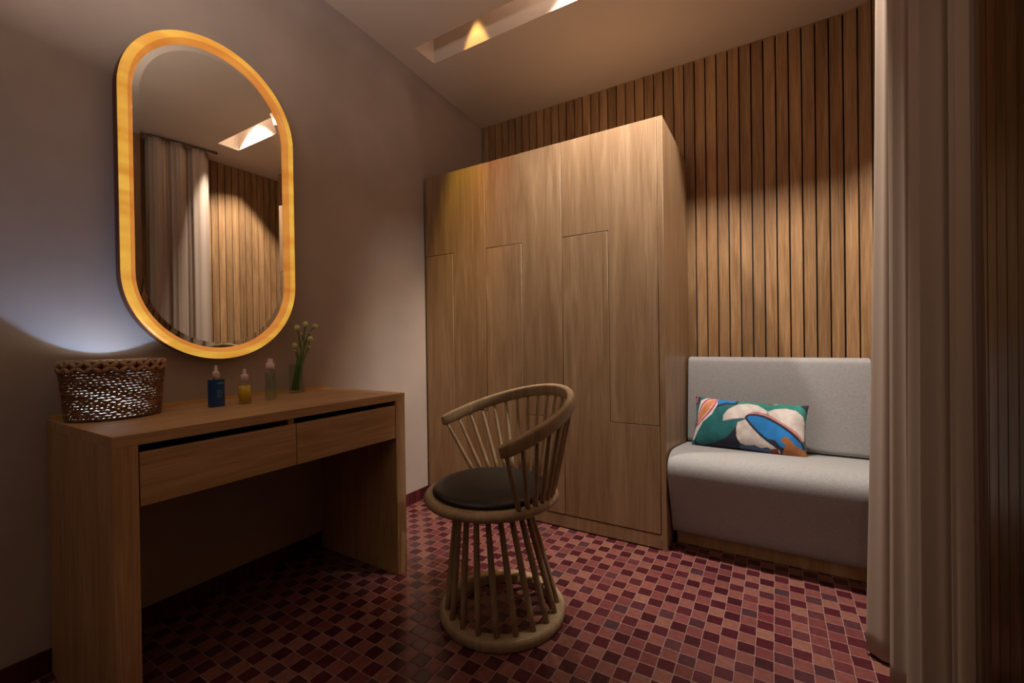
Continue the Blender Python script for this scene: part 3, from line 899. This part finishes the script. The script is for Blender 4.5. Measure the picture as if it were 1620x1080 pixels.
b1 = empty('serum_bottle', (0.205, 0.790, DH), 'square deep blue bottle with pale dropper cap on the dressing table', 'bottle', rz=0.0)
bm = bmesh.new(); rbox(bm, 0.0115, 0.0240, 0.0, 0.098, 0.004)
m_blue = simple('blue_lacquer_glass', (16, 62, 116), 0.12, 0.0)
o = obj('bottle_body', bm, m_blue, b1); bevel(o, 0.0015, 2)
bm = bmesh.new()
random.seed(3)
for (z, n, sz, y0) in ((0.058, 4, 0.0034, -0.003), (0.053, 4, 0.0034, -0.003), (0.048, 5, 0.003, -0.003), (0.040, 4, 0.0034, -0.003), (0.035, 3, 0.0034, -0.003)):
    y = y0
    for k in range(n):
        ww = sz*random.uniform(0.7, 1.2); add_box(bm, 0.01152, 0.0117, y, min(y+ww, 0.0205), z, z+(0.0032 if n == 1 else 0.0015)); y += ww+0.001
m_ink = simple('pale_blue_ink', (110, 160, 196), 0.5)
obj('label_text', bm, m_ink, b1)
obj('label_title', box(0.01152, 0.0117, -0.001, 0.019, 0.083, 0.0862), m_ink, b1)
prof = [(0.0, 0.0), (0.0095, 0.0), (0.0095, 0.004), (0.012, 0.005), (0.0122, 0.018), (0.0105, 0.021), (0.0058, 0.023), (0.0052, 0.034), (0.0042, 0.038), (0.0, 0.0395)]
obj('dropper_cap', lathe([(a*0.95, z*1.28+0.0985) for a, z in prof], 24), m_pump, b1, True)

b2 = empty('oil_bottle', (0.213, 0.884, DH), 'round bottle of golden oil with pale dropper cap on the dressing table', 'bottle')
prof = [(a*1.52, z*1.46) for a, z in [(0.0, 0.0), (0.013, 0.0), (0.0142, 0.002), (0.0142, 0.050), (0.012, 0.053), (0.008, 0.055), (0.008, 0.057), (0.0, 0.057)]]
obj('bottle_body', lathe(prof, 32), m_glass, b2, True)
obj('golden_oil', lathe([(0.0, 0.008), (0.0195, 0.008), (0.0195, 0.068), (0.0, 0.068)], 32), simple('golden_oil', (232, 184, 44), 0.12), b2, True)
prof = [(0.0, 0.0), (0.0098, 0.0), (0.0100, 0.014), (0.0085, 0.017), (0.0048, 0.018), (0.0045, 0.027), (0.0036, 0.031), (0.0, 0.032)]
obj('dropper_cap', lathe([(a*1.25, z*1.45+0.0838) for a, z in prof], 24), m_pump, b2, True)

b3 = empty('spray_bottle', (0.196, 0.992, DH), 'slim clear glass bottle with pale pump top on the dressing table', 'bottle')
prof = [(a*1.6, z*1.62) for a, z in [(0.0, 0.0), (0.0115, 0.0), (0.0125, 0.002), (0.0125, 0.068), (0.0105, 0.071), (0.0075, 0.073), (0.0075, 0.075), (0.0, 0.075)]]
obj('bottle_body', hollow(prof, [(0.0, 0.0085), (0.0182, 0.010), (0.0182, 0.108), (0.0165, 0.1130), (0.0, 0.1150)], 32), m_glass, b3, True)
prof = [(0.0, 0.0), (0.0108, 0.0), (0.0112, 0.006), (0.0108, 0.018), (0.0072, 0.0185), (0.0070, 0.029), (0.0058, 0.031), (0.0, 0.031)]
obj('pump_top', lathe([(a*1.35, z*1.32+0.122) for a, z in prof], 24), m_pump, b3, True)
bm = bmesh.new(); add_tube(bm, [(0.0, 0.001, 0.113), (0.001, 0.004, 0.060), (0.002, 0.010, 0.012)], 0.0016, 6)
obj('dip_tube', bm, m_pump, b3, True)

# ------------------------------------------------------------ vase and flowers
VX, VY = 0.066, 1.185
vs_ = empty('bud_vase', (VX, VY, DH), 'small clear glass vase at the right end of the dressing table', 'vase')
RV = 0.0305
prof = [(0.0, 0.0), (RV-0.001, 0.0), (RV+0.0015, 0.003), (RV+0.001, 0.008), (RV-0.001, 0.05), (RV-0.002, 0.126), (RV-0.0015, 0.129), (RV-0.0035, 0.129), (RV-0.0027, 0.05), (RV-0.001, 0.010), (0.0, 0.009)]
obj('vase_body', lathe(prof, 40), m_glass, vs_, True)
m_green = simple('stem_green', (92, 124, 56), 0.5); m_bud = simple('bud_cream_green', (198, 206, 152), 0.6)
m_tip = simple('bud_tip', (206, 186, 156), 0.6)
random.seed(11)
stems = [
    [(0.000, -0.014, 0.012), (0.000, 0.008, 0.10), (0.001, 0.024, 0.19), (0.000, 0.017, 0.25), (0.000, 0.010, 0.285)],
    [(0.010, -0.008, 0.012), (0.009, 0.014, 0.10), (0.008, 0.034, 0.20), (0.009, 0.035, 0.26), (0.009, 0.042, 0.302)],
    [(-0.010, 0.000, 0.012), (-0.008, 0.018, 0.10), (-0.006, 0.046, 0.20), (-0.004, 0.068, 0.262), (-0.002, 0.092, 0.298)],
    [(-0.012, -0.012, 0.012), (-0.010, 0.004, 0.10), (-0.008, 0.012, 0.165), (-0.008, 0.002, 0.205)],
    [(0.018, -0.004, 0.012), (0.017, 0.013, 0.10), (0.016, 0.042, 0.185), (0.016, 0.058, 0.235)]]
for k, st in enumerate(stems):
    lab = ('green flower stem with closed pale bud, high on the left in the glass vase', 'green flower stem with the tallest pale bud in the glass vase',
           'green flower stem with pale bud leaning furthest right in the glass vase', 'shortest green flower stem with pale bud, on the left in the glass vase',
           'green flower stem with pale bud below the right-leaning one in the glass vase')[k]
    root = empty('flower_stem', (VX, VY, DH), lab, 'flower', 'budding flower stems in the glass vase')
    st = [Vector(p) for p in st]; a, b_ = st[0], st[-1]
    bm = bmesh.new(); pts = smooth_path(st, 6)
    add_tube(bm, pts, [0.0046-0.0014*i/len(pts) for i in range(len(pts))], 8)
    # side shoot with a tiny bud
    q = pts[int(len(pts)*0.62)]; dirn = Vector((0.006, (-1)**k*0.014, 0.028))
    add_tube(bm, [q, q+dirn*0.6+Vector((0, (-1)**k*0.002, 0)), q+dirn], 0.0018, 6)
    obj('stem', bm, m_green, root, True)
    d = (pts[-1]-pts[-3]).normalized()
    if k == 2: d = Vector((0, 0.9, 0.35)).normalized()
    bm = bmesh.new()
    add_tube(bm, [b_-d*0.004, b_, b_+d*0.006, b_+d*0.012, b_+d*0.018, b_+d*0.021], [0.0034, 0.0098, 0.0128, 0.0118, 0.0084, 0.004], 10)
    obj('bud', bm, m_bud, root, True)
    bm = bmesh.new(); e = q+dirn
    add_tube(bm, [e, e+Vector((0, 0, 0.005)), e+Vector((0, 0, 0.010))], [0.003, 0.0068, 0.0034], 8)
    obj('side_bud', bm, m_tip, root, True)
    if k in (0, 3):
        bm = bmesh.new()
        q2 = pts[len(pts)//2]; sg = -1 if k == 0 else 1
        lf = [q2, q2+Vector((0.002, 0.008*sg, 0.020)), q2+Vector((0.003, 0.014*sg, 0.040))]
        add_tube(bm, lf, [0.0012, 0.0034, 0.0006], 6)
        obj('leaf', bm, m_green, root, True)
